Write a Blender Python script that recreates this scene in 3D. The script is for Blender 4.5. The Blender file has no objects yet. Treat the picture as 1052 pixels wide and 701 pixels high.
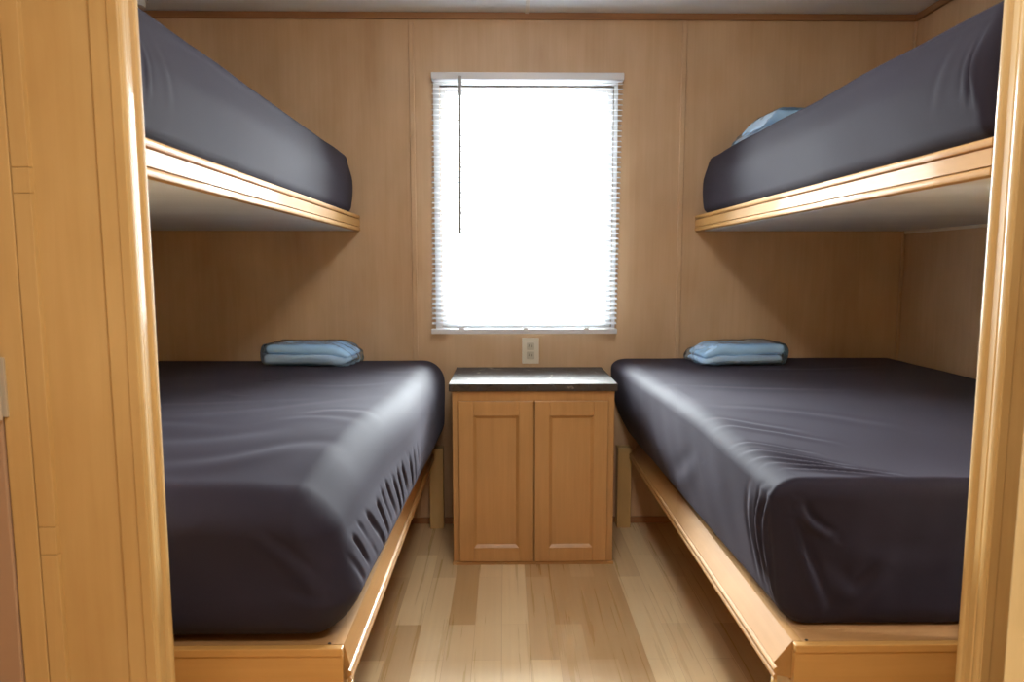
import bpy, bmesh, math, random
import numpy as np
from mathutils import Vector, Matrix, noise

S = bpy.context.scene
COL = S.collection
random.seed(7)
PI = math.pi

# ------------------------------------------------------------------ measures (metres)
DB = 3.41            # inner face of the back wall
CEIL = 2.20
WL, WR = -1.60, 1.737   # side walls of the sleeping room
YP0, YP1 = 1.30, 1.37   # casing of the opening
XO0, XO1 = -0.607, 0.840  # opening edges
YF = 1.487           # foot panels of the lower bunks

# ------------------------------------------------------------------ materials
def srgb(r, g, b):
    f = lambda c: (c/255/12.92) if c/255 <= 0.04045 else ((c/255+0.055)/1.055)**2.4
    return (f(r), f(g), f(b), 1.0)

def new_mat(name):
    m = bpy.data.materials.new(name); m.use_nodes = True
    nt = m.node_tree
    b = nt.nodes['Principled BSDF']
    return m, nt, b

def N(nt, t, **kw):
    n = nt.nodes.new(t)
    for k, v in kw.items(): setattr(n, k, v)
    return n

def plain(name, col, rough=0.5, metal=0.0, coat=0.0, spec=0.5):
    m, nt, b = new_mat(name)
    b.inputs['Base Color'].default_value = col
    b.inputs['Roughness'].default_value = rough
    b.inputs['Metallic'].default_value = metal
    b.inputs['Coat Weight'].default_value = coat
    b.inputs['Specular IOR Level'].default_value = spec
    return m

def wood(name, dark, light, axis='Z', rough=0.4, coat=0.3, coat_rough=0.2, scale=1.0, mottle=0.5, bump=0.02):
    """lacquered wood: fine grain drawn out along one axis plus soft mottling"""
    m, nt, b = new_mat(name)
    tc = N(nt, 'ShaderNodeTexCoord')
    mp = N(nt, 'ShaderNodeMapping')
    s = {'X': (1.2, 26, 26), 'Y': (26, 1.2, 26), 'Z': (26, 26, 1.2)}[axis]
    mp.inputs['Scale'].default_value = [v*scale for v in s]
    nt.links.new(tc.outputs['Object'], mp.inputs['Vector'])
    n1 = N(nt, 'ShaderNodeTexNoise'); n1.inputs['Scale'].default_value = 2.0
    n1.inputs['Detail'].default_value = 6; n1.inputs['Roughness'].default_value = 0.65
    n1.inputs['Distortion'].default_value = 0.4
    nt.links.new(mp.outputs['Vector'], n1.inputs['Vector'])
    n2 = N(nt, 'ShaderNodeTexNoise'); n2.inputs['Scale'].default_value = 5.0
    n2.inputs['Detail'].default_value = 3
    mp2 = N(nt, 'ShaderNodeMapping')
    s2 = {'X': (.45, 1, 1), 'Y': (1, .45, 1), 'Z': (1, 1, .45)}[axis]
    mp2.inputs['Scale'].default_value = s2
    nt.links.new(tc.outputs['Object'], mp2.inputs['Vector'])
    nt.links.new(mp2.outputs['Vector'], n2.inputs['Vector'])
    mix = N(nt, 'ShaderNodeMix', data_type='FLOAT')
    mix.inputs[0].default_value = mottle
    nt.links.new(n1.outputs['Fac'], mix.inputs[2]); nt.links.new(n2.outputs['Fac'], mix.inputs[3])
    cr = N(nt, 'ShaderNodeValToRGB')
    cr.color_ramp.elements[0].position = 0.32; cr.color_ramp.elements[0].color = dark
    cr.color_ramp.elements[1].position = 0.68; cr.color_ramp.elements[1].color = light
    nt.links.new(mix.outputs[0], cr.inputs['Fac'])
    nt.links.new(cr.outputs['Color'], b.inputs['Base Color'])
    bp = N(nt, 'ShaderNodeBump'); bp.inputs['Strength'].default_value = bump
    bp.inputs['Distance'].default_value = 0.01
    nt.links.new(n1.outputs['Fac'], bp.inputs['Height'])
    nt.links.new(bp.outputs['Normal'], b.inputs['Normal'])
    b.inputs['Roughness'].default_value = rough
    b.inputs['Coat Weight'].default_value = coat
    b.inputs['Coat Roughness'].default_value = coat_rough
    return m

def make_floor_mat():
    m, nt, b = new_mat('laminate_floor')
    tc = N(nt, 'ShaderNodeTexCoord')
    mp = N(nt, 'ShaderNodeMapping'); mp.inputs['Rotation'].default_value = (0, 0, PI/2)
    mp.inputs['Location'].default_value = (0.31, 0.012, 0)
    nt.links.new(tc.outputs['Object'], mp.inputs['Vector'])
    br = N(nt, 'ShaderNodeTexBrick')
    br.offset = 0.37; br.offset_frequency = 2
    br.inputs['Color1'].default_value = (0, 0, 0, 1); br.inputs['Color2'].default_value = (1, 1, 1, 1)
    br.inputs['Mortar'].default_value = (0.1, 0.1, 0.1, 1)
    br.inputs['Scale'].default_value = 1.0
    br.inputs['Mortar Size'].default_value = 0.0007
    br.inputs['Brick Width'].default_value = 0.62
    br.inputs['Row Height'].default_value = 0.086
    nt.links.new(mp.outputs['Vector'], br.inputs['Vector'])
    mp2 = N(nt, 'ShaderNodeMapping'); mp2.inputs['Scale'].default_value = (26, .5, 26)
    nt.links.new(tc.outputs['Object'], mp2.inputs['Vector'])
    n1 = N(nt, 'ShaderNodeTexNoise'); n1.inputs['Scale'].default_value = 2.2; n1.inputs['Detail'].default_value = 3
    nt.links.new(mp2.outputs['Vector'], n1.inputs['Vector'])
    mix = N(nt, 'ShaderNodeMix', data_type='FLOAT'); mix.inputs[0].default_value = 0.32
    sep = N(nt, 'ShaderNodeSeparateColor')
    nt.links.new(br.outputs['Color'], sep.inputs['Color'])
    nt.links.new(sep.outputs[0], mix.inputs[2]); nt.links.new(n1.outputs['Fac'], mix.inputs[3])
    cr = N(nt, 'ShaderNodeValToRGB')
    e = cr.color_ramp.elements
    e[0].position = 0.1; e[0].color = srgb(188, 150, 100)
    e[1].position = 0.9; e[1].color = srgb(240, 214, 168)
    nt.links.new(mix.outputs[0], cr.inputs['Fac'])
    nt.links.new(cr.outputs['Color'], b.inputs['Base Color'])
    rr = N(nt, 'ShaderNodeMapRange'); rr.inputs['To Min'].default_value = 0.22; rr.inputs['To Max'].default_value = 0.36
    nt.links.new(n1.outputs['Fac'], rr.inputs['Value'])
    nt.links.new(rr.outputs['Result'], b.inputs['Roughness'])
    bp = N(nt, 'ShaderNodeBump'); bp.inputs['Strength'].default_value = 0.04; bp.inputs['Distance'].default_value = 0.005
    nt.links.new(n1.outputs['Fac'], bp.inputs['Height']); nt.links.new(bp.outputs['Normal'], b.inputs['Normal'])
    b.inputs['Coat Weight'].default_value = 0.25; b.inputs['Coat Roughness'].default_value = 0.15
    return m

def make_fabric():
    m, nt, b = new_mat('dark_plum_grey_sheet')
    tc = N(nt, 'ShaderNodeTexCoord')
    n = N(nt, 'ShaderNodeTexNoise'); n.inputs['Scale'].default_value = 3.0; n.inputs['Detail'].default_value = 4
    nt.links.new(tc.outputs['Object'], n.inputs['Vector'])
    cr = N(nt, 'ShaderNodeValToRGB')
    cr.color_ramp.elements[0].position = .3; cr.color_ramp.elements[0].color = (0.0192, 0.0156, 0.0258, 1)
    cr.color_ramp.elements[1].position = .7; cr.color_ramp.elements[1].color = (0.0238, 0.0196, 0.0318, 1)
    nt.links.new(n.outputs['Fac'], cr.inputs['Fac']); nt.links.new(cr.outputs['Color'], b.inputs['Base Color'])
    b.inputs['Roughness'].default_value = 0.75
    b.inputs['Specular IOR Level'].default_value = 0.15
    b.inputs['Sheen Weight'].default_value = 0.05
    b.inputs['Sheen Roughness'].default_value = 0.4
    b.inputs['Sheen Tint'].default_value = (0.84, 0.80, 1.0, 1)
    wv = N(nt, 'ShaderNodeTexNoise'); wv.inputs['Scale'].default_value = 450; wv.inputs['Detail'].default_value = 1
    nt.links.new(tc.outputs['Object'], wv.inputs['Vector'])
    bp = N(nt, 'ShaderNodeBump'); bp.inputs['Strength'].default_value = 0.08; bp.inputs['Distance'].default_value = 0.001
    nt.links.new(wv.outputs['Fac'], bp.inputs['Height']); nt.links.new(bp.outputs['Normal'], b.inputs['Normal'])
    return m

def make_counter():
    m, nt, b = new_mat('stone_pattern_laminate')
    tc = N(nt, 'ShaderNodeTexCoord')
    n = N(nt, 'ShaderNodeTexNoise'); n.inputs['Scale'].default_value = 17; n.inputs['Detail'].default_value = 8
    n.inputs['Roughness'].default_value = .7; n.inputs['Distortion'].default_value = 1.2
    nt.links.new(tc.outputs['Object'], n.inputs['Vector'])
    cr = N(nt, 'ShaderNodeValToRGB')
    el = cr.color_ramp.elements
    el[0].position = .3; el[0].color = srgb(34, 28, 25)
    el[1].position = .72; el[1].color = srgb(168, 156, 142)
    a = el.new(.45); a.color = srgb(78, 68, 58)
    a = el.new(.57); a.color = srgb(70, 66, 66)
    nt.links.new(n.outputs['Fac'], cr.inputs['Fac']); nt.links.new(cr.outputs['Color'], b.inputs['Base Color'])
    b.inputs['Roughness'].default_value = .6; b.inputs['Specular IOR Level'].default_value = .12
    return m

def make_slat():
    m, nt, b = new_mat('white_blind_slat')
    b.inputs['Base Color'].default_value = (.82, .83, .84, 1); b.inputs['Roughness'].default_value = .45
    tr = N(nt, 'ShaderNodeBsdfTranslucent'); tr.inputs['Color'].default_value = (.85, .87, .9, 1)
    mx = N(nt, 'ShaderNodeMixShader'); mx.inputs[0].default_value = 0.6
    nt.links.new(b.outputs[0], mx.inputs[1]); nt.links.new(tr.outputs[0], mx.inputs[2])
    nt.links.new(mx.outputs[0], nt.nodes['Material Output'].inputs['Surface'])
    return m

def make_glass():
    m, nt, b = new_mat('window_glass')
    nt.nodes.remove(b)
    t = N(nt, 'ShaderNodeBsdfTransparent'); t.inputs['Color'].default_value = (.95, .97, .97, 1)
    g = N(nt, 'ShaderNodeBsdfGlossy'); g.inputs['Roughness'].default_value = 0.02
    fr = N(nt, 'ShaderNodeFresnel'); fr.inputs['IOR'].default_value = 1.45
    mx = N(nt, 'ShaderNodeMixShader')
    nt.links.new(fr.outputs[0], mx.inputs[0]); nt.links.new(t.outputs[0], mx.inputs[1]); nt.links.new(g.outputs[0], mx.inputs[2])
    nt.links.new(mx.outputs[0], nt.nodes['Material Output'].inputs['Surface'])
    return m

def make_plastic():
    m, nt, b = new_mat('clear_blue_plastic_bag')
    nt.nodes.remove(b)
    t = N(nt, 'ShaderNodeBsdfTransparent'); t.inputs['Color'].default_value = (.93, .975, 1.0, 1)
    g = N(nt, 'ShaderNodeBsdfGlossy'); g.inputs['Roughness'].default_value = 0.12
    d = N(nt, 'ShaderNodeBsdfTranslucent'); d.inputs['Color'].default_value = (.55, .80, 1.0, 1)
    tc = N(nt, 'ShaderNodeTexCoord')
    n = N(nt, 'ShaderNodeTexVoronoi'); n.inputs['Scale'].default_value = 42
    nt.links.new(tc.outputs['Object'], n.inputs['Vector'])
    bp = N(nt, 'ShaderNodeBump'); bp.inputs['Strength'].default_value = .25; bp.inputs['Distance'].default_value = .01
    nt.links.new(n.outputs['Distance'], bp.inputs['Height'])
    nt.links.new(bp.outputs['Normal'], g.inputs['Normal'])
    fr = N(nt, 'ShaderNodeFresnel'); fr.inputs['IOR'].default_value = 1.25
    nt.links.new(bp.outputs['Normal'], fr.inputs['Normal'])
    m0 = N(nt, 'ShaderNodeMixShader'); m0.inputs[0].default_value = .20
    nt.links.new(t.outputs[0], m0.inputs[1]); nt.links.new(d.outputs[0], m0.inputs[2])
    mx = N(nt, 'ShaderNodeMixShader')
    nt.links.new(fr.outputs[0], mx.inputs[0]); nt.links.new(m0.outputs[0], mx.inputs[1]); nt.links.new(g.outputs[0], mx.inputs[2])
    nt.links.new(mx.outputs[0], nt.nodes['Material Output'].inputs['Surface'])
    return m

M = {}
M['panel'] = wood('wall_panelling', srgb(188, 154, 117), srgb(210, 180, 145), 'Z', rough=.45, coat=.08, coat_rough=.3, mottle=.7)
M['maple'] = wood('honey_maple_upright', srgb(189, 152, 93), srgb(211, 178, 119), 'Z', rough=.5, coat=.35, coat_rough=.14, mottle=.72)
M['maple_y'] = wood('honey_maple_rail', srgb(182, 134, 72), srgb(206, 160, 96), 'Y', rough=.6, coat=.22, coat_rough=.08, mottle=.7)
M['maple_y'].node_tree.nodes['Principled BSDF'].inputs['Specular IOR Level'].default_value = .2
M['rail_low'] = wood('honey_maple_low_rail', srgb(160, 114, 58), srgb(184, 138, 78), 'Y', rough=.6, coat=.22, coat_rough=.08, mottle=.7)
M['maple_x'] = wood('honey_maple_cross', srgb(184, 136, 70), srgb(206, 158, 92), 'X', rough=.5, coat=.3, coat_rough=.16, mottle=.7)
M['cab'] = wood('cabinet_maple', srgb(176, 130, 76), srgb(198, 149, 93), 'Z', rough=.4, coat=.3, coat_rough=.2)
M['cab_x'] = wood('cabinet_maple_cross', srgb(176, 130, 76), srgb(200, 151, 95), 'X', rough=.4, coat=.3, coat_rough=.2)
M['ply'] = wood('platform_plywood', srgb(150, 108, 66), srgb(186, 142, 92), 'X', rough=.6, coat=0)
M['under'] = wood('grey_deck_board', srgb(220, 223, 226), srgb(234, 237, 240), 'X', rough=.6, coat=0, mottle=.7)
M['trimdark'] = wood('brown_cove_trim', srgb(142, 100, 64), srgb(166, 122, 82), 'X', rough=.45, coat=.2)
M['floor'] = make_floor_mat()
M['ceil'] = plain('ceiling_white', srgb(230, 238, 247), .8)
M['white'] = plain('white_vinyl', srgb(232, 234, 236), .4)
M['headrail'] = plain('white_painted_steel', srgb(222, 225, 230), .35)
M['ivory'] = plain('outlet_ivory', srgb(226, 220, 204), .4)
M['ivory2'] = plain('outlet_face', srgb(196, 190, 172), .4)
M['black'] = plain('dark_slot', srgb(30, 26, 24), .6)
M['grey_door'] = plain('taupe_door', srgb(172, 140, 112), .5)
M['steel'] = plain('brushed_nickel', srgb(206, 200, 186), .42, metal=.55)
M['wand'] = plain('clear_grey_acrylic', srgb(168, 170, 172), .4)
M['sheet'] = make_fabric()
M['counter'] = make_counter()
M['slat'] = make_slat()
M['glass'] = make_glass()
M['bag'] = make_plastic()
M['blanket'] = plain('pale_blue_blanket', srgb(196, 226, 252), .85)
M['blanket2'] = plain('grey_blue_blanket', srgb(212, 228, 246), .85)

# ------------------------------------------------------------------ mesh helpers
def box(bm, x0, x1, y0, y1, z0, z1, bev=0.0, seg=2):
    t = bmesh.new()
    bmesh.ops.create_cube(t, size=1.0)
    for v in t.verts:
        v.co = Vector(((x0+x1)/2 + v.co.x*(x1-x0), (y0+y1)/2 + v.co.y*(y1-y0), (z0+z1)/2 + v.co.z*(z1-z0)))
    if bev > 0:
        bmesh.ops.bevel(t, geom=t.edges[:], offset=bev, segments=seg, profile=.5, affect='EDGES')
    join(bm, t)

def join(bm, t):
    me = bpy.data.meshes.new('tmp'); t.to_mesh(me); t.free()
    bm.from_mesh(me); bpy.data.meshes.remove(me)

def prism(bm, prof, axis, a0, a1, skew=0.0):
    """extrude a closed 2-D outline along an axis. outline coordinates: axis X -> (y,z), Y -> (x,z), Z -> (x,y)"""
    t = bmesh.new()
    def P(u, v, a):
        return {'X': (a, u, v), 'Y': (u, a, v), 'Z': (u, v, a)}[axis]
    A = [t.verts.new(P(u+skew, v, a0)) for u, v in prof]
    B = [t.verts.new(P(u, v, a1)) for u, v in prof]
    n = len(prof)
    for i in range(n):
        t.faces.new((A[i], A[(i+1) % n], B[(i+1) % n], B[i]))
    t.faces.new(A[::-1]); t.faces.new(B)
    bmesh.ops.recalc_face_normals(t, faces=t.faces[:])
    join(bm, t)

def tube(bm, pts, r, n=10):
    t = bmesh.new(); rings = []
    for i, p in enumerate(pts):
        p = Vector(p)
        d = (Vector(pts[min(i+1, len(pts)-1)]) - Vector(pts[max(i-1, 0)])).normalized()
        a = d.orthogonal().normalized(); b = d.cross(a)
        rings.append([t.verts.new(p + r*(math.cos(2*PI*k/n)*a + math.sin(2*PI*k/n)*b)) for k in range(n)])
    for A, B in zip(rings, rings[1:]):
        for k in range(n): t.faces.new((A[k], A[(k+1) % n], B[(k+1) % n], B[k]))
    t.faces.new(rings[0][::-1]); t.faces.new(rings[-1])
    bmesh.ops.recalc_face_normals(t, faces=t.faces[:])
    join(bm, t)

BASE = {}
def thing(name, label, cat, loc, group=None):
    o = bpy.data.objects.new(name, None); COL.objects.link(o)
    o.empty_display_size = .1; o.location = loc
    BASE[o] = Vector(loc)
    o['label'] = label; o['category'] = cat
    if group: o['group'] = group
    return o

def link_mesh(name, me, mat, parent=None, base=None, smooth=False):
    o = bpy.data.objects.new(name, me); COL.objects.link(o)
    me.materials.append(mat)
    if parent is not None:
        base = BASE[parent]; o.parent = parent
    if base is None: base = Vector((0, 0, 0))
    base = Vector(base)
    me.transform(Matrix.Translation(-base))
    if parent is None: o.location = base
    BASE[o] = base
    if smooth:
        for p in me.polygons: p.use_smooth = True
    return o

def part(name, bm, mat, parent=None, base=None, smooth=False):
    me = bpy.data.meshes.new(name); bm.to_mesh(me); bm.free()
    return link_mesh(name, me, mat, parent, base, smooth)

def tag(o, label, cat, group=None):
    o['label'] = label; o['category'] = cat
    if group: o['group'] = group
    return o

def struct(name, bm, mat, parent=None, label=None):
    o = part(name, bm, mat, parent)
    if parent is None: o['kind'] = 'structure'
    if label: o['label'] = label
    return o

def B(*boxes, bev=0.0):
    bm = bmesh.new()
    for b in boxes: box(bm, *b, bev=bev)
    return bm

# rounded box on a lattice, shaped by a function of the points; returns a mesh
def soft_box(name, bounds, rad, n, warp=None, dense=None):
    x0, x1, y0, y1, z0, z1 = bounds
    nx, ny, nz = n
    idx = []; faces = []
    def grid(nu, nv, f):
        u, v = np.meshgrid(np.arange(nu+1), np.arange(nv+1), indexing='ij')
        return f(u, v)
    keys = []; quads = []
    off = 0
    def add(u, v, K, flip):
        nonlocal off
        nu, nv = u.shape
        keys.append(K.reshape(-1, 3))
        i = np.arange(nu*nv).reshape(nu, nv) + off
        q = np.stack([i[:-1, :-1], i[1:, :-1], i[1:, 1:], i[:-1, 1:]], -1).reshape(-1, 4)
        quads.append(q[:, ::-1] if flip else q)
        off += nu*nv
    for k, fl in ((0, True), (nz, False)):
        u, v = np.meshgrid(np.arange(nx+1), np.arange(ny+1), indexing='ij')
        add(u, v, np.stack([u, v, np.full_like(u, k)], -1), fl)
    for k, fl in ((0, False), (ny, True)):
        u, v = np.meshgrid(np.arange(nx+1), np.arange(nz+1), indexing='ij')
        add(u, v, np.stack([u, np.full_like(u, k), v], -1), fl)
    for k, fl in ((0, True), (nx, False)):
        u, v = np.meshgrid(np.arange(ny+1), np.arange(nz+1), indexing='ij')
        add(u, v, np.stack([np.full_like(u, k), u, v], -1), fl)
    K = np.concatenate(keys); Q = np.concatenate(quads)
    code = (K[:, 0]*(ny+1) + K[:, 1])*(nz+1) + K[:, 2]
    uq, first, inv = np.unique(code, return_index=True, return_inverse=True)
    K = K[first].astype(float); Q = inv[Q]
    t = K/np.array([nx, ny, nz])
    lo = np.array([x0, y0, z0]); hi = np.array([x1, y1, z1])
    p = lo + t*(hi-lo)
    rad = np.array(rad, float) if np.ndim(rad) else np.array([rad]*3, float)
    inner = np.clip(p, lo+rad, hi-rad)
    d = (p-inner)/rad
    # cube corner region -> sphere
    m = np.max(np.abs(d), axis=1); l = np.linalg.norm(d, axis=1)
    s = np.where(l > 1e-9, m/np.maximum(l, 1e-9), 0)
    nrm = d/np.maximum(l, 1e-9)[:, None]
    p = inner + d*s[:, None]*rad
    if warp is not None: p = warp(p, nrm)
    me = bpy.data.meshes.new(name)
    me.vertices.add(len(p)); me.vertices.foreach_set('co', p.astype(np.float32).ravel())
    me.loops.add(Q.size); me.loops.foreach_set('vertex_index', Q.astype(np.int32).ravel())
    me.polygons.add(len(Q)); me.polygons.foreach_set('loop_start', np.arange(0, Q.size, 4, dtype=np.int32))
    me.polygons.foreach_set('use_smooth', np.ones(len(Q), bool))
    me.update(calc_edges=True); me.validate()
    return me

def vnoise(p, scale, seed=0.0):
    """cheap smooth pseudo-noise from summed sines"""
    q = p*scale
    r = np.zeros(len(p))
    rs = np.random.RandomState(int(seed*13)+5)
    for i in range(9):
        k = rs.normal(size=3)*(1+.35*i); ph = rs.uniform(0, 6.28)
        r += np.sin(q @ k + ph)/(1+.35*i)
    return r/3.0

def sstep(a, b, x):
    t = np.clip((x-a)/(b-a), 0, 1)
    return t*t*(3-2*t)

def crease(P2, pts, w, amp, side=0.0):
    """height field of one fabric fold following a polyline in plan: ridge with a valley beside it"""
    best = np.full(len(P2), 1e9); sgn = np.zeros(len(P2)); tt = np.zeros(len(P2))
    pts = np.array(pts, float)
    # smooth the polyline
    for _ in range(3):
        mid = [pts[0]]
        for a, b in zip(pts, pts[1:]): mid += [a*.75+b*.25, a*.25+b*.75]
        mid.append(pts[-1]); pts = np.array(mid)
    L = np.r_[0, np.cumsum(np.linalg.norm(np.diff(pts, axis=0), axis=1))]
    for i in range(len(pts)-1):
        a, b = pts[i], pts[i+1]; ab = b-a; l2 = ab @ ab
        if l2 < 1e-12: continue
        t = np.clip(((P2-a) @ ab)/l2, 0, 1)
        dv = P2 - (a + t[:, None]*ab)
        d = np.hypot(dv[:, 0], dv[:, 1])
        s = np.sign(ab[0]*dv[:, 1]-ab[1]*dv[:, 0])
        m = d < best
        best = np.where(m, d, best); sgn = np.where(m, s, sgn)
        tt = np.where(m, (L[i]+t*(L[i+1]-L[i]))/L[-1], tt)
    x = best*sgn/w
    prof = np.exp(-x*x) - .75*np.exp(-((x-1.5)/.8)**2)
    taper = np.clip(np.sin(np.pi*np.clip(tt, .02, .98)), 0, 1)**.7
    return amp*prof*taper

# ------------------------------------------------------------------ room shell
HY0 = -1.7   # end of the hall behind the viewer
HX0, HX1 = -1.25, 1.25
struct('floor', B((-1.75, 1.9, HY0-.1, DB+.12, -.06, 0)), M['floor'])
struct('ceiling', B((-1.75, 1.9, HY0-.1, DB+.12, CEIL, CEIL+.06)), M['ceil'])
# back wall with the window opening
WX0, WX1, WZ0, WZ1 = -.276, .464, .886, 1.908
struct('wall_back', B((-1.75, WX0, DB, DB+.1, 0, CEIL), (WX1, 1.9, DB, DB+.1, 0, CEIL),
                      (WX0, WX1, DB, DB+.1, 0, WZ0), (WX0, WX1, DB, DB+.1, WZ1, CEIL)), M['panel'])
struct('wall_left', B((WL-.1, WL, 1.43, DB, 0, CEIL)), M['panel'])
struct('wall_right', B((WR, WR+.1, 1.43, DB, 0, CEIL)), M['panel'])
struct('wall_front_left', B((-1.70, XO0-.05, YP0+.006, YP1+.010, 0, CEIL)), M['maple'])
struct('wall_front_right', B((XO1+.05, 1.84, YP0+.006, YP1+.010, 0, CEIL)), M['maple'])
struct('wall_hall_left', B((HX0-.1, HX0, HY0, YP0+.004, 0, CEIL)), M['panel'])
struct('wall_hall_right', B((HX1, HX1+.1, HY0, YP0+.004, 0, CEIL)), M['panel'])
struct('wall_hall_rear', B((HX0-.1, HX1+.1, HY0-.1, HY0, 0, CEIL)), M['panel'])

# casings of the opening: moulded post with two rounded lands facing the aisle
def casing_profile(xf, s, y0, y1):
    # xf = aisle face, s=+1 when the wood lies on the -x side
    d = lambda v: xf - s*v
    w = y1-y0
    pts = []
    def bead(a, b):
        for k in range(7):
            th = PI*k/6
            pts.append((d(.006 - .006*math.sin(th)), a + (b-a)*(1-math.cos(th))/2))
    bead(y0, y0+w*.30)
    pts.append((d(.009), y0+w*.34)); pts.append((d(.006), y0+w*.42))
    pts.append((d(.006), y0+w*.64)); pts.append((d(.009), y0+w*.70))
    bead(y0+w*.72, y1)
    pts.append((d(.05), y1)); pts.append((d(.05), y0))
    return pts
for nm, xf, s in (('trim_1', XO0, 1), ('trim_2', XO1, -1)):
    bm = bmesh.new(); prism(bm, casing_profile(xf, s, YP0, YP1), 'Z', 0, CEIL)
    # flat strip of the casing lapping over the wall face
    xa, xb = sorted((xf-s*.004, xf-s*.021))
    box(bm, xa, xb, YP0-.003, YP0+.01, 0, CEIL, bev=.0015)
    struct(nm, bm, M['maple'])
# inner post behind each casing, reaching to the foot panel
struct('trim_3', B((XO0-.16, XO0-.100, YP1+.012, YF+.02, 0, CEIL)), M['maple'])
struct('trim_4', B((XO1+.100, XO1+.16, YP1+.012, YF+.02, 0, CEIL)), M['maple'])
# batten on the left wall beside the hall door: three lengths butted together
bm = bmesh.new()
for z0, z1 in ((0, .6555), (.656, .7045), (.705, 1.2625), (1.263, 1.3035), (1.304, CEIL)):
    box(bm, -.794, -.765, YP0-.005, YP0+.008, z0, z1, bev=.0012)
struct('trim_5', bm, M['maple'])
struct('trim_6', B((-.838, -.796, YP0-.004, YP0+.008, 0, CEIL), bev=.002), M['maple'])
# panel battens on the back wall, cove at the ceiling, corner strips
for i, x in enumerate((-.391, .757)):
    struct('trim_%d' % (7+i), B((x-.011, x+.011, DB-.007, DB, 0.02, 2.171), bev=.003), M['panel'])
struct('trim_9', B((WL, WR, DB-.014, DB, 2.172, CEIL), bev=.004), M['trimdark'])
struct('trim_10', B((WR-.014, WR, 1.43, DB-.014, 2.172, CEIL), bev=.004), M['trimdark'])
struct('trim_11', B((WR-.012, WR, DB-.012, DB, 0.02, 2.172), bev=.003), M['panel'])
struct('trim_12', B((WR-.008, WR, 1.43, DB-.012, 1.29, 1.302), bev=.002), M['ivory'])
struct('trim_13', B((.085, .101, 1.43, DB-.014, CEIL-.006, CEIL), bev=.002), M['white'])
struct('baseboard_back', B((WL, WR, DB-.008, DB, 0, .03), bev=.002), M['trimdark'])

# hall door at the far left with its hinge, open door near the viewer on the right
d1 = thing('door_1', 'taupe hall door at the far left edge with a nickel hinge', 'door', (-1.04, YP0, 0)); d1['kind'] = 'structure'
part('door_leaf', B((-1.245, -.8395, YP0-.008, YP0+.004, .01, 2.03), bev=.003), M['grey_door'], d1)
bm = B((-.850, -.8405, YP0-.011, YP0-.008, .896, .996), (-.8375, -.828, YP0-.009, YP0-.004, .896, .996), bev=.0008)
tube(bm, [(-.839, YP0-.013, .892), (-.839, YP0-.013, 1.0)], .0048)
hg = part('hinge', bm, M['steel'], d1)
hg['label'] = 'brushed nickel butt hinge'
d2 = thing('door_2', 'honey coloured door edge close to the viewer at the lower right', 'door', (.668, .52, 0)); d2['kind'] = 'structure'
part('door_leaf', B((.648, .688, .10, .95, .01, 2.03), bev=.003), M['maple'], d2)

# ------------------------------------------------------------------ window and blind
w1 = thing('window_1', 'white vinyl window behind the lowered blind', 'window', ((WX0+WX1)/2, DB+.05, WZ0)); w1['kind'] = 'structure'
fw = .026
bm = B((WX0, WX0+fw, DB+.02, DB+.085, WZ0, WZ1), (WX1-fw, WX1, DB+.02, DB+.085, WZ0, WZ1),
       (WX0+fw, WX1-fw, DB+.02, DB+.085, WZ0, WZ0+fw), (WX0+fw, WX1-fw, DB+.02, DB+.085, WZ1-fw, WZ1),
       bev=.003)
part('window_frame', bm, M['white'], w1)
part('window_flange', B((-.301, WX0, DB-.005, DB+.02, .872, 1.922), (WX1, .480, DB-.005, DB+.02, .872, 1.922), (WX0, WX1, DB-.005, DB+.02, .872, WZ0), (WX0, WX1, DB-.005, DB+.02, WZ1, 1.922)), M['white'], w1)
part('window_pane', B((WX0+fw, WX1-fw, DB+.058, DB+.062, WZ0+fw, WZ1-fw)), M['glass'], w1)

BX0, BX1, BZ0, BZ1 = -.305, .498, .861, 1.950
BY = 3.373
bl = thing('venetian_blind', 'white mini blind lowered over the bright window above the nightstand', 'blind', ((BX0+BX1)/2, BY, BZ0))
shift = lambda z: -.013*(BZ1-z)/(BZ1-BZ0)          # the blind hangs a touch out of square
part('headrail', B((BX0, BX1, BY-.016, DB-.002, 1.921, BZ1), bev=.003), M['headrail'], bl)
bm = bmesh.new()
pitch = .0213; z = 1.908; ns = 0
tilt = math.radians(20)
while z > .892:
    s = shift(z)
    t = bmesh.new(); rows = []
    for k in range(6):
        a = -.5 + k/5
        y = a*.025*math.cos(tilt); zz = a*.025*math.sin(tilt) + .0016*(1-(2*a)**2)
        rows.append([t.verts.new((xx+s, BY+y, z+zz)) for xx in (BX0+.003, BX1-.003)])
    for A, C in zip(rows, rows[1:]): t.faces.new((A[0], A[1], C[1], C[0]))
    bmesh.ops.solidify(t, geom=t.faces[:], thickness=.0004)
    join(bm, t); z -= pitch; ns += 1
part('slats', bm, M['slat'], bl, smooth=False)
s = shift(BZ0)
br = part('bottom_rail', B((BX0+s, BX1+s, BY-.012, BY+.012, BZ0, BZ0+.022), bev=.003), M['headrail'], bl)
for xx in (-.186, .089, .352):
    part('cord_clip', B((xx-.011, xx+.011, BY-.0145, BY-.0122, BZ0+.010, BZ0+.030), bev=.001), M['white'], bl)
for xx in (-.186, .089, .352):
    bm = bmesh.new()
    for yy in (BY-.0132, BY+.0132):
        tube(bm, [(xx-.006, yy, 1.921), (xx+shift(BZ0), yy, BZ0+.022)], .0006, 5)
    part('ladder_cord', bm, M['white'], bl)
bm = bmesh.new()
tube(bm, [(-.184, BY-.021, 1.932), (-.184, BY-.028, 1.905), (-.189, BY-.030, 1.285)], .0066, 10)
wd = part('tilt_wand', bm, M['wand'], bl, smooth=True); wd['label'] = 'thin grey tilt wand'

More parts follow.
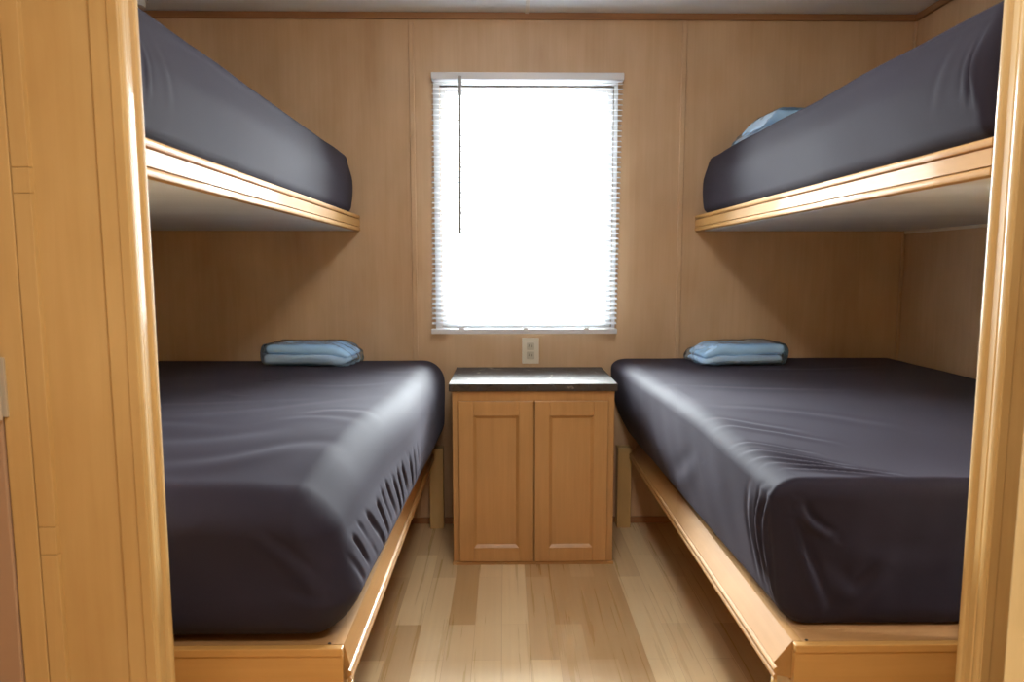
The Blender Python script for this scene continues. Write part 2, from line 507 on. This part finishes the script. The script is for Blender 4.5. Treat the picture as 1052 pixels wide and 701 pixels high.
# ------------------------------------------------------------------ outlet
ot = thing('outlet', 'ivory wall outlet under the window just above the nightstand', 'outlet', (.1115, DB, .783))
part('cover_plate', B((.0745, .1485, DB-.006, DB, .726, .840), bev=.0025), M['ivory'], ot)
for zc in (.803, .763):
    t = bmesh.new(); box(t, .0945, .1285, DB-.0085, DB-.005, zc-.0165, zc+.0165, bev=.004)
    r = part('receptacle', t, M['ivory2'], ot)
    part('slot', B((.1035, .1055, DB-.0092, DB-.0084, zc-.004, zc+.007), (.1175, .1195, DB-.0092, DB-.0084, zc-.004, zc+.006)), M['black'], r)

# ------------------------------------------------------------------ nightstand
NX0, NX1, NY0 = -.201, .416, 2.92
ns_ = thing('nightstand', 'two-door maple nightstand with a stone pattern top under the window', 'nightstand', (.107, 3.15, 0))
bm = B((NX0, NX1, NY0+.019, DB-.012, .012, .680))                      # carcass
box(bm, NX0, NX0+.026, NY0, NY0+.02, .012, .680, bev=.0012)             # face frame
box(bm, NX1-.026, NX1, NY0, NY0+.02, .012, .680, bev=.0012)
box(bm, NX0+.026, NX1-.026, NY0, NY0+.02, .640, .680, bev=.0012)
part('carcass', bm, M['cab'], ns_)
part('plinth', B((NX0-.004, NX1+.004, NY0-.010, DB-.012, 0, .0125), bev=.002), M['cab_x'], ns_)
for dx0, dx1 in ((-.176, .1075), (.1125, .391)):
    z0, z1 = .016, .644; yf = NY0-.018
    sw = .056
    bm = bmesh.new()
    box(bm, dx0, dx0+sw, yf, NY0-.0005, z0, z1, bev=.002)
    box(bm, dx1-sw, dx1, yf, NY0-.0005, z0, z1, bev=.002)
    box(bm, dx0+sw, dx1-sw, yf, NY0-.0005, z0, z0+sw, bev=.002)
    box(bm, dx0+sw, dx1-sw, yf, NY0-.0005, z1-sw, z1, bev=.002)
    d = part('door', bm, M['cab'], ns_)
    # recessed panel with a sloping border
    t = bmesh.new()
    a0, a1, c0, c1 = dx0+sw, dx1-sw, z0+sw, z1-sw; q = .011
    o_ = [t.verts.new(v) for v in ((a0, yf+.002, c0), (a1, yf+.002, c0), (a1, yf+.002, c1), (a0, yf+.002, c1))]
    i_ = [t.verts.new(v) for v in ((a0+q, yf+.010, c0+q), (a1-q, yf+.010, c0+q), (a1-q, yf+.010, c1-q), (a0+q, yf+.010, c1-q))]
    for k in range(4): t.faces.new((o_[k], o_[(k+1) % 4], i_[(k+1) % 4], i_[k]))
    t.faces.new(i_)
    bmesh.ops.recalc_face_normals(t, faces=t.faces[:])
    if t.faces[4 if len(t.faces) > 4 else 0].normal.y > 0: bmesh.ops.reverse_faces(t, faces=t.faces[:])
    part('door_panel', t, M['cab'], d)
part('countertop', B((-.213, .425, 2.905, DB-.002, .6815, .7105), bev=.003), M['counter'], ns_)

# ------------------------------------------------------------------ bunks
def fascia_profile(xf, s, z0, z1, back):
    """moulded board: rounded land, groove, flat, groove, rounded land; wood on the -s side"""
    d = lambda v: xf - s*v
    h = z1-z0; pts = []
    def bead(a, b):
        for k in range(6):
            th = PI*k/5
            pts.append((d(.0035 - .0035*math.sin(th)), a + (b-a)*(1-math.cos(th))/2))
    bead(z0, z0+h*.23)
    pts.append((d(.009), z0+h*.235)); pts.append((d(.009), z0+h*.255)); pts.append((d(.0015), z0+h*.265))
    pts.append((d(.0015), z0+h*.715)); pts.append((d(.012), z0+h*.725)); pts.append((d(.012), z0+h*.765))
    bead(z0+h*.775, z1)
    pts.append((d(back), z1)); pts.append((d(back), z0))
    return pts

def upper_bunk(s, xf, xw, label, skew=0.0):
    """s=+1 left bunk (aisle on +x), xf = fascia face, xw = wall"""
    xm = (xf+xw)/2
    t = thing('upper_bunk', label, 'bunk', (xm, (YP1+DB)/2, 1.302), 'bunk shelves of the two berths')
    lo, hi = sorted((xf-s*.024+skew, xw+s*.001))
    part('deck', B((lo, hi, 1.382, DB-.001, 1.3025, 1.352)), M['under'], t)['label'] = 'grey underside board'
    bm = bmesh.new(); prism(bm, fascia_profile(xf, s, 1.302, 1.368, .022), 'Y', YP1+.002, DB-.001, skew)
    part('fascia', bm, M['maple_y'], t)
    return t
upper_bunk(1, -.621, WL, 'upper left bunk shelf with a moulded maple edge, to the left of the window')
upper_bunk(-1, .821, WR, 'upper right bunk shelf with a moulded maple edge, to the right of the window', .020)

def lower_bunk(s, xr, xl, xw, xp, xc, label):
    """xr rail outer face, xl lip outer edge, xw wall, xp post span, xc = edge of the opening"""
    t = thing('lower_bunk', label, 'bunk', ((xr+xw)/2, (YF+DB)/2, 0), 'bed frames of the two lower berths')
    lo, hi = sorted((xr-s*.020, xw+s*.001))
    part('platform', B((lo, hi, YF+.020, DB-.009, .365, .3845)), M['ply'], t)
    # sloping rail board between the platform edge and the lip
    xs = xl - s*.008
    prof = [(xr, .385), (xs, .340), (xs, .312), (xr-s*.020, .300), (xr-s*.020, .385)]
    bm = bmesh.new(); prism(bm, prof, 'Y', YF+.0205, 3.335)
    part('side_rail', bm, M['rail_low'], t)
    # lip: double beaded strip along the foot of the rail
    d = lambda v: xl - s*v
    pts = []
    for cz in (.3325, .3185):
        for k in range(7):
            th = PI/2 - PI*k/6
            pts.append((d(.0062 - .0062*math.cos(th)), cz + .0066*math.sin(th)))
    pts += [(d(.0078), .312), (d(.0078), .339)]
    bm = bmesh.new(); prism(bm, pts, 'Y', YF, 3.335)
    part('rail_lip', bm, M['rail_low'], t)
    # foot panel with its top band, from the opening's edge to the rail
    xe = xc - s*.099
    lo, hi = sorted((xe, xr))
    bm = B((lo, hi, YF+.003, YF+.019, 0, .368))
    part('foot_panel', bm, M['maple_x'], t)
    part('top_band', B((lo, hi, YF, YF+.0195, .3685, .385), bev=.002), M['maple_x'], t)
    l1, h1 = sorted((xl-s*.001, xl-s*.010)); l2, h2 = sorted((xr, xr-s*.020))
    part('leg', B((l1, h1, YF+.001, YF+.018, 0, .3115), (l2, h2, YF+.0205, YF+.115, 0, .2995), bev=.002), M['maple'], t)
    part('leg', B((xp[0], xp[1], 3.337, 3.397, 0, .362), bev=.002), M['maple'], t)
    sx, sy = (xr-s*.030, YF+.024)
    bm = bmesh.new(); tube(bm, [(sx, sy, .3842), (sx, sy, .3856)], .0035, 10)
    part('screw', bm, M['black'], t)
    return t
lower_bunk(1, -.328, -.309, WL, (-.332, -.272), XO0, 'lower left bed frame with maple rail and foot panel, left of the nightstand')
lower_bunk(-1, .587, .543, WR, (.494, .554), XO1, 'lower right bed frame with maple rail and foot panel, right of the nightstand')

# ------------------------------------------------------------------ mattresses in dark fitted sheets
def lower_left_warp(p, n):
    x, y, z = p[:, 0].copy(), p[:, 1].copy(), p[:, 2].copy()
    up = np.clip((z-.40)/.33, 0, 1)
    ty = np.clip((y-1.56)/1.8, 0, 1)
    side = sstep(-.62, -.30, x)
    # side swells out towards the window end; lower part tucked in
    q = p.copy()
    q[:, 0] += side*(.045*ty + .006 - .014*(1-up)**6 - .085*np.clip(up-.2, 0, 1)*(1-sstep(1.5, 2.5, y)))
    top = sstep(.45, .74, z)
    q[:, 2] += top*(-.040*(1-sstep(1.5, 2.15, y)) + .006*ty)
    # soft drop of the sheet over the near edge
    q[:, 2] += top*(-.026*(1-sstep(1.53, 1.78, y)))*(.5+.5*sstep(-.65, -.33, x))
    P2 = np.stack([x, y], 1)
    h = np.zeros(len(p))
    for pts, w, a in (
        ([(-.541, 2.08), (-.475, 2.149), (-.344, 2.077)], .022, .006),
        ([(-.60, 2.02), (-.50, 2.06), (-.36, 1.99)], .02, .004),
        ([(-.80, 1.66), (-.609, 1.70), (-.458, 1.816), (-.348, 1.775)], .03, .010),
        ([(-.92, 1.80), (-.70, 1.82), (-.50, 1.92)], .035, .006),
        ([(-.901, 2.49), (-.86, 2.40), (-.80, 2.379)], .018, .006),
        ([(-.85, 2.75), (-.82, 2.70)], .018, .006),
        ([(-1.1, 2.2), (-.8, 2.25), (-.55, 2.32)], .03, .004),
        ([(-.9, 2.05), (-.7, 2.10), (-.42, 2.35)], .03, .004),
        ([(-.75, 2.6), (-.5, 2.55), (-.36, 2.7)], .03, .004),
        ([(-1.2, 1.95), (-.95, 1.98), (-.7, 1.93)], .03, .005),
        ([(-.6, 3.0), (-.45, 2.9), (-.33, 2.95)], .03, .003)):
        h += .36*crease(P2, pts, w*1.25, a)
    h += .0022*vnoise(p*np.array([1, 1, 0]), 6, 1) + .010*(1-sstep(1.6, 1.95, y))*vnoise(p*np.array([1, 1, 0]), 3.2, 8)
    q[:, 2] += h*np.clip(n[:, 2], 0, 1)
    # gathered pleats down the aisle side near the foot end
    env = sstep(1.57, 1.64, y)*(1-sstep(2.2, 2.55, y))*sstep(.455, .485, z)*(1-sstep(.58, .62, z))
    ph = 2*PI*(np.clip(y-1.5, 0, None)**.9 + .55*(z-.5))/.068
    ph = ph + 1.1*np.sin(3.1*y*4.0) + .7*np.sin(y*29.0+1)
    amp = .55 + .45*np.sin(y*17.0+.6)*np.sin(y*41.0)
    zc = .535 + .015*np.sin(y*23.0)
    slit = np.clip(np.sin(ph)-.1, 0, 1)**1.3*np.exp(-((z-zc)/.058)**4)*amp
    q[:, 0] += side*np.clip(n[:, 0], 0, 1)*(env*(.003 - .013*slit) + .002*vnoise(p, 9, 3))
    # fold lines falling off the near corner, ripples low on the foot face
    front = np.clip(-n[:, 1], 0, 1)
    P3 = np.stack([x, z], 1)
    g = np.zeros(len(p))
    for pts, w, a in (([(-.50, .66), (-.41, .58), (-.36, .46)], .02, .010),
                      ([(-.46, .50), (-.40, .47), (-.34, .46)], .015, .006),
                      ([(-.44, .43), (-.39, .41), (-.35, .40)], .012, .006),
                      ([(-.9, .45), (-.7, .43), (-.5, .45)], .02, .004)):
        g += .35*crease(P3, pts, w, a)
    q[:, 1] -= front*(g + .003*vnoise(p, 7, 4))
    q[:, 1] -= .055*(1-sstep(1.52, 1.75, y))*(1-up)**3
    q[:, 2] = np.maximum(q[:, 2], .387)
    return q

def lower_right_warp(p, n):
    x, y, z = p[:, 0].copy(), p[:, 1].copy(), p[:, 2].copy()
    up = np.clip((z-.40)/.33, 0, 1)
    ty = np.clip((y-1.56)/1.8, 0, 1)
    side = 1-sstep(.55, .95, x)
    q = p.copy()
    q[:, 0] += side*(-.10*ty*up - .03*ty*(1-up) - .02*np.sin(PI*up)*ty + .028*(1-up)**2 + .004)
    top = sstep(.50, .74, z)
    q[:, 2] += top*(-.040*(1-sstep(1.55, 2.25, y)) + .006*ty)
    P2 = np.stack([x, y], 1)
    h = np.zeros(len(p))
    for pts, w, a in (
        ([(.56, 1.80), (.66, 1.742), (.76, 1.66)], .010, .0045),
        ([(.565, 1.745), (.66, 1.70), (.80, 1.62)], .009, .0045),
        ([(.59, 1.69), (.67, 1.66), (.83, 1.60)], .010, .0055),
        ([(.61, 1.645), (.70, 1.622), (.80, 1.588)], .008, .0045),
        ([(.56, 1.86), (.62, 1.83), (.72, 1.75)], .009, .003),
        ([(.55, 2.0), (.65, 1.95), (.80, 1.83)], .014, .0025),
        ([(.54, 2.1), (.61, 2.04), (.757, 1.92)], .016, .002),
        ([(.60, 2.2), (.8, 2.12), (1.0, 1.95)], .03, .002),
        ([(.56, 2.6), (.8, 2.5), (1.1, 2.45)], .04, .0025),
        ([(.9, 3.0), (1.2, 2.95), (1.5, 3.05)], .04, .003)):
        h += crease(P2, pts, w, a)
    h += .002*vnoise(p*np.array([1, 1, 0]), 6, 7)
    q[:, 2] += h*np.clip(n[:, 2], 0, 1)
    # folds hanging at the near corner
    P3 = np.stack([y, z], 1); g = np.zeros(len(p))
    for pts, w, a in (([(1.595, .70), (1.615, .60), (1.60, .42)], .009, .012),
                      ([(1.635, .70), (1.665, .60), (1.65, .46)], .010, .009),
                      ([(1.70, .68), (1.72, .58), (1.68, .44)], .014, .004),
                      ([(2.1, .6), (2.3, .5), (2.5, .44)], .03, .003)):
        g += crease(P3, pts, w, a)
    q[:, 0] -= np.clip(-n[:, 0], 0, 1)*(g + .0025*vnoise(p, 8, 9))
    P4 = np.stack([x, z], 1); g = np.zeros(len(p))
    for pts, w, a in (([(.60, .695), (.62, .64), (.67, .60)], .012, .010),
                      ([(.59, .66), (.60, .56), (.64, .44)], .014, .009),
                      ([(.66, .50), (.72, .44), (.80, .52)], .02, .005),
                      ([(.7, .55), (.85, .52), (1.0, .54)], .03, .003)):
        g += crease(P4, pts, w, a)
    q[:, 1] -= np.clip(-n[:, 1], 0, 1)*(g + .003*vnoise(p, 9, 11))
    q[:, 2] = np.maximum(q[:, 2], .387)
    return q

def upper_warp(s, seed):
    def f(p, n):
        x, y, z = p[:, 0], p[:, 1], p[:, 2]
        q = p.copy()
        face = np.clip(n[:, 0]*s, 0, 1)
        up = np.clip((z-1.37)/.22, 0, 1)
        q[:, 0] += s*face*(.012*np.sin(PI*up)+.003*vnoise(p, 6, seed))
        q[:, 0] -= s*face*.010*sstep(.6, 1, up)
        # pulled folds close to the foot end
        P3 = np.stack([y, z], 1); g = np.zeros(len(p))
        for pts, w, a in (([(1.425, 1.56), (1.43, 1.50), (1.425, 1.43)], .008, .010 if s < 0 else .003),
                          ([(1.455, 1.54), (1.46, 1.49), (1.46, 1.45)], .008, .005 if s < 0 else .004),
                          ([(1.52, 1.56), (1.54, 1.50), (1.55, 1.44)], .016, .0015)):
            g += crease(P3, pts, w, a)
        q[:, 0] += s*face*g
        q[:, 2] += np.clip(n[:, 2], 0, 1)*(.004*vnoise(p, 5, seed+2))
        q[:, 2] = np.maximum(q[:, 2], 1.3695)
        return q
    return f

def mattress(name, bounds, rad, n, warp, label):
    me = soft_box(name, bounds, rad, n, warp)
    x0, x1, y0, y1, z0, z1 = bounds
    o = link_mesh(name, me, M['sheet'], base=((x0+x1)/2, (y0+y1)/2, z0))
    return tag(o, label, 'mattress')
mattress('mattress', (WL+.012, -.308, 1.520, DB-.012, .387, .747), (.085, .10, .10), (230, 330, 80), lower_left_warp,
         'lower left mattress in a dark plum-grey fitted sheet, pleated down its aisle side')
mattress('mattress', (.555, WR-.014, 1.560, DB-.012, .387, .747), (.06, .028, .045), (230, 330, 80), lower_right_warp,
         'lower right mattress in a dark plum-grey fitted sheet, creased at its near corner')
mattress('mattress', (WL+.012, -.650, 1.39, DB-.03, 1.3695, 1.619), (.030, .03, .030), (80, 200, 50), upper_warp(1, 3),
         'upper left mattress in a dark plum-grey sheet on the left bunk shelf')
mattress('mattress', (.850, WR-.014, 1.39, DB-.03, 1.3695, 1.610), (.030, .03, .030), (80, 200, 50), upper_warp(-1, 6),
         'upper right mattress in a dark plum-grey sheet under a bagged blue blanket')

# ------------------------------------------------------------------ folded blankets in plastic bags
def blanket_pack(cx, cy, z, w, d, h, rot, taper, seed, label, lean=0.0):
    t = thing('bagged_blanket', label, 'blanket', (cx, cy, z), 'folded blue blankets in clear bags')
    ca, sa = math.cos(rot), math.sin(rot)
    def place(p):
        x, y = p[:, 0].copy(), p[:, 1].copy()
        p[:, 0] = cx + ca*x - sa*y; p[:, 1] = cy + sa*x + ca*y
        return p
    def warp_fold(k):
        def f(p, n):
            zz = p[:, 2]-z
            u = p[:, 0]/(w/2)
            s = np.abs(u*taper > .55)
            squash = 1 - .45*sstep(.45, 1.0, u*taper)
            p[:, 2] = z + .002 + zz*squash
            p += n*(.004*vnoise(p, 22, seed+k))[:, None]
            p[:, 2] += .006*np.sin(5*p[:, 0]+seed)*(zz > .02)
            p[:, 2] = np.maximum(p[:, 2], z+.002)
            p[:, 0] += lean*zz
            return place(p)
        return f
    hw, hd = w/2, d/2
    lay = ((-hw+.015, hw-.03, -hd+.012, hd-.015, z+.004, z+h*.47, 'blanket2'),
           (-hw+.022, hw-.02, -hd+.018, hd-.012, z+h*.475, z+h*.95, 'blanket'))
    for k, (a, b, c, e, z0, z1, mt) in enumerate(lay):
        me = soft_box('fold', (a, b, c, e, z0, z1), (.02, .02, (z1-z0)*.48), (50, 40, 14), warp_fold(k))
        link_mesh('fold', me, M[mt], t)
    def warp_bag(p, n):
        zz = p[:, 2]-z
        u = p[:, 0]/hw
        squash = 1 - .55*sstep(.45, 1.05, u*taper)
        # gathered, crumpled end
        cr = sstep(.35, .9, u*taper)
        p[:, 2] = z + zz*squash
        p += n*((.0035+.010*cr)*vnoise(p, 34, seed+5) + .002)[:, None]
        p[:, 2] += .006*np.sin(5*p[:, 0]+seed)*(zz > .02)
        p[:, 2] = np.maximum(p[:, 2], z+.0006)
        p[:, 0] += lean*zz
        return place(p)
    me = soft_box('plastic_bag', (-hw+.006, hw-.010, -hd+.008, hd-.006, z+.0006, z+h*1.0), (.022, .022, h*.42), (70, 50, 24), warp_bag)
    link_mesh('plastic_bag', me, M['bag'], t)
    return t
blanket_pack(-.785, 3.20, .757, .375, .26, .078, math.radians(-4), 1, 2.0, 'folded blue blanket in a plastic bag on the lower left mattress')
blanket_pack(.955, 3.20, .757, .375, .26, .088, math.radians(2), -1, 5.0, 'folded blue blanket in a plastic bag on the lower right mattress')
blanket_pack(1.05, 3.12, 1.618, .285, .26, .118, math.radians(4), -1, 8.0, 'folded blue blanket in a plastic bag up on the upper right mattress', lean=.4)

# ------------------------------------------------------------------ small white fitting high at the left
cf = thing('ceiling_fitting', 'small white fitting on the ceiling above the upper left mattress', 'fitting', (-1.46, 3.24, CEIL))
bm = bmesh.new()
prism(bm, [(-1.46+.055*math.cos(2*PI*k/28), 3.24+.055*math.sin(2*PI*k/28)) for k in range(28)], 'Z', CEIL-.012, CEIL-.0005)
part('base_plate', bm, M['white'], cf)
bm = bmesh.new()
prism(bm, [(-1.46+.045*math.cos(2*PI*k/28), 3.24+.045*math.sin(2*PI*k/28)) for k in range(28)], 'Z', CEIL-.036, CEIL-.012)
part('cover', bm, M['white'], cf)

# ------------------------------------------------------------------ light
W = bpy.data.worlds.new('World'); S.world = W; W.use_nodes = True
bg = W.node_tree.nodes['Background']
wt = W.node_tree
tcw = N(wt, 'ShaderNodeTexCoord'); sx = N(wt, 'ShaderNodeSeparateXYZ')
wt.links.new(tcw.outputs['Generated'], sx.inputs['Vector'])
mr = N(wt, 'ShaderNodeMapRange'); mr.inputs['From Min'].default_value = -1.0; mr.inputs['From Max'].default_value = 1.0
wt.links.new(sx.outputs['Z'], mr.inputs['Value'])
rw = N(wt, 'ShaderNodeValToRGB'); el = rw.color_ramp.elements
el[0].position = 0.0; el[0].color = (.15, .15, .145, 1)      # pale ground outside
el[1].position = 1.0; el[1].color = (.43, .455, .47, 1)       # bright overcast zenith
for pos, v in ((.46, .125), (.56, .125), (.65, .40), (.78, .48)):        # darker surroundings along the horizon
    a = el.new(pos); a.color = (v*.94, v*.98, v, 1)
wt.links.new(mr.outputs['Result'], rw.inputs['Fac'])
wt.links.new(rw.outputs['Color'], bg.inputs['Color'])
bg.inputs['Strength'].default_value = 275.0
# daylight portal in the window opening
pl = bpy.data.lights.new('window_daylight', 'AREA'); pl.shape = 'RECTANGLE'
pl.size = WX1-WX0; pl.size_y = WZ1-WZ0; pl.cycles.is_portal = True
po = bpy.data.objects.new('window_daylight', pl); COL.objects.link(po)
po.location = ((WX0+WX1)/2, DB+.095, (WZ0+WZ1)/2); po.rotation_euler = (-PI/2, 0, 0)
# hall ceiling lamp behind the viewer
hl = bpy.data.lights.new('hall_lamp', 'AREA'); hl.shape = 'RECTANGLE'; hl.size = .4; hl.size_y = .4
hl.energy = 22; hl.color = (1.0, .97, .91)
ho = bpy.data.objects.new('hall_lamp', hl); COL.objects.link(ho)
ho.location = (.15, .40, CEIL-.03); ho.rotation_euler = (0, 0, 0)

# added fill light over the aisle, lifts the walls, floor and ceiling
rl = bpy.data.lights.new('room_fill_light', 'POINT'); rl.shadow_soft_size = .10; rl.energy = 15; rl.color = (1.0, .97, .93)
ro = bpy.data.objects.new('room_fill_light', rl); COL.objects.link(ro); ro.location = (.11, 1.80, CEIL-.14)

# ------------------------------------------------------------------ camera
cam = bpy.data.cameras.new('camera'); co = bpy.data.objects.new('camera', cam); COL.objects.link(co)
f, ppx, ppy, pit, yaw, cz = 801.58, 530.817, 374.207, .122, .015, 1.142
cam.sensor_fit = 'HORIZONTAL'; cam.sensor_width = 36.0; cam.lens = f*36.0/1052
cam.shift_x = (526-ppx)/1052; cam.shift_y = (ppy-350.5)/1052
co.location = (0, 0, cz); co.rotation_euler = (PI/2-pit, 0, -yaw)
cam.clip_start = .02
cam.dof.use_dof = True; cam.dof.focus_distance = 2.5; cam.dof.aperture_fstop = 5.0
S.camera = co

S.view_settings.view_transform = 'Standard'; S.view_settings.look = 'None'
S.view_settings.gamma = 1.0; S.view_settings.use_curve_mapping = False
S.view_settings.exposure = 0.0
S.cycles.use_denoising = True
S.cycles.max_bounces = 16; S.cycles.diffuse_bounces = 8; S.cycles.glossy_bounces = 6
S.cycles.transmission_bounces = 8; S.cycles.transparent_max_bounces = 16
S.cycles.sample_clamp_indirect = 12.0
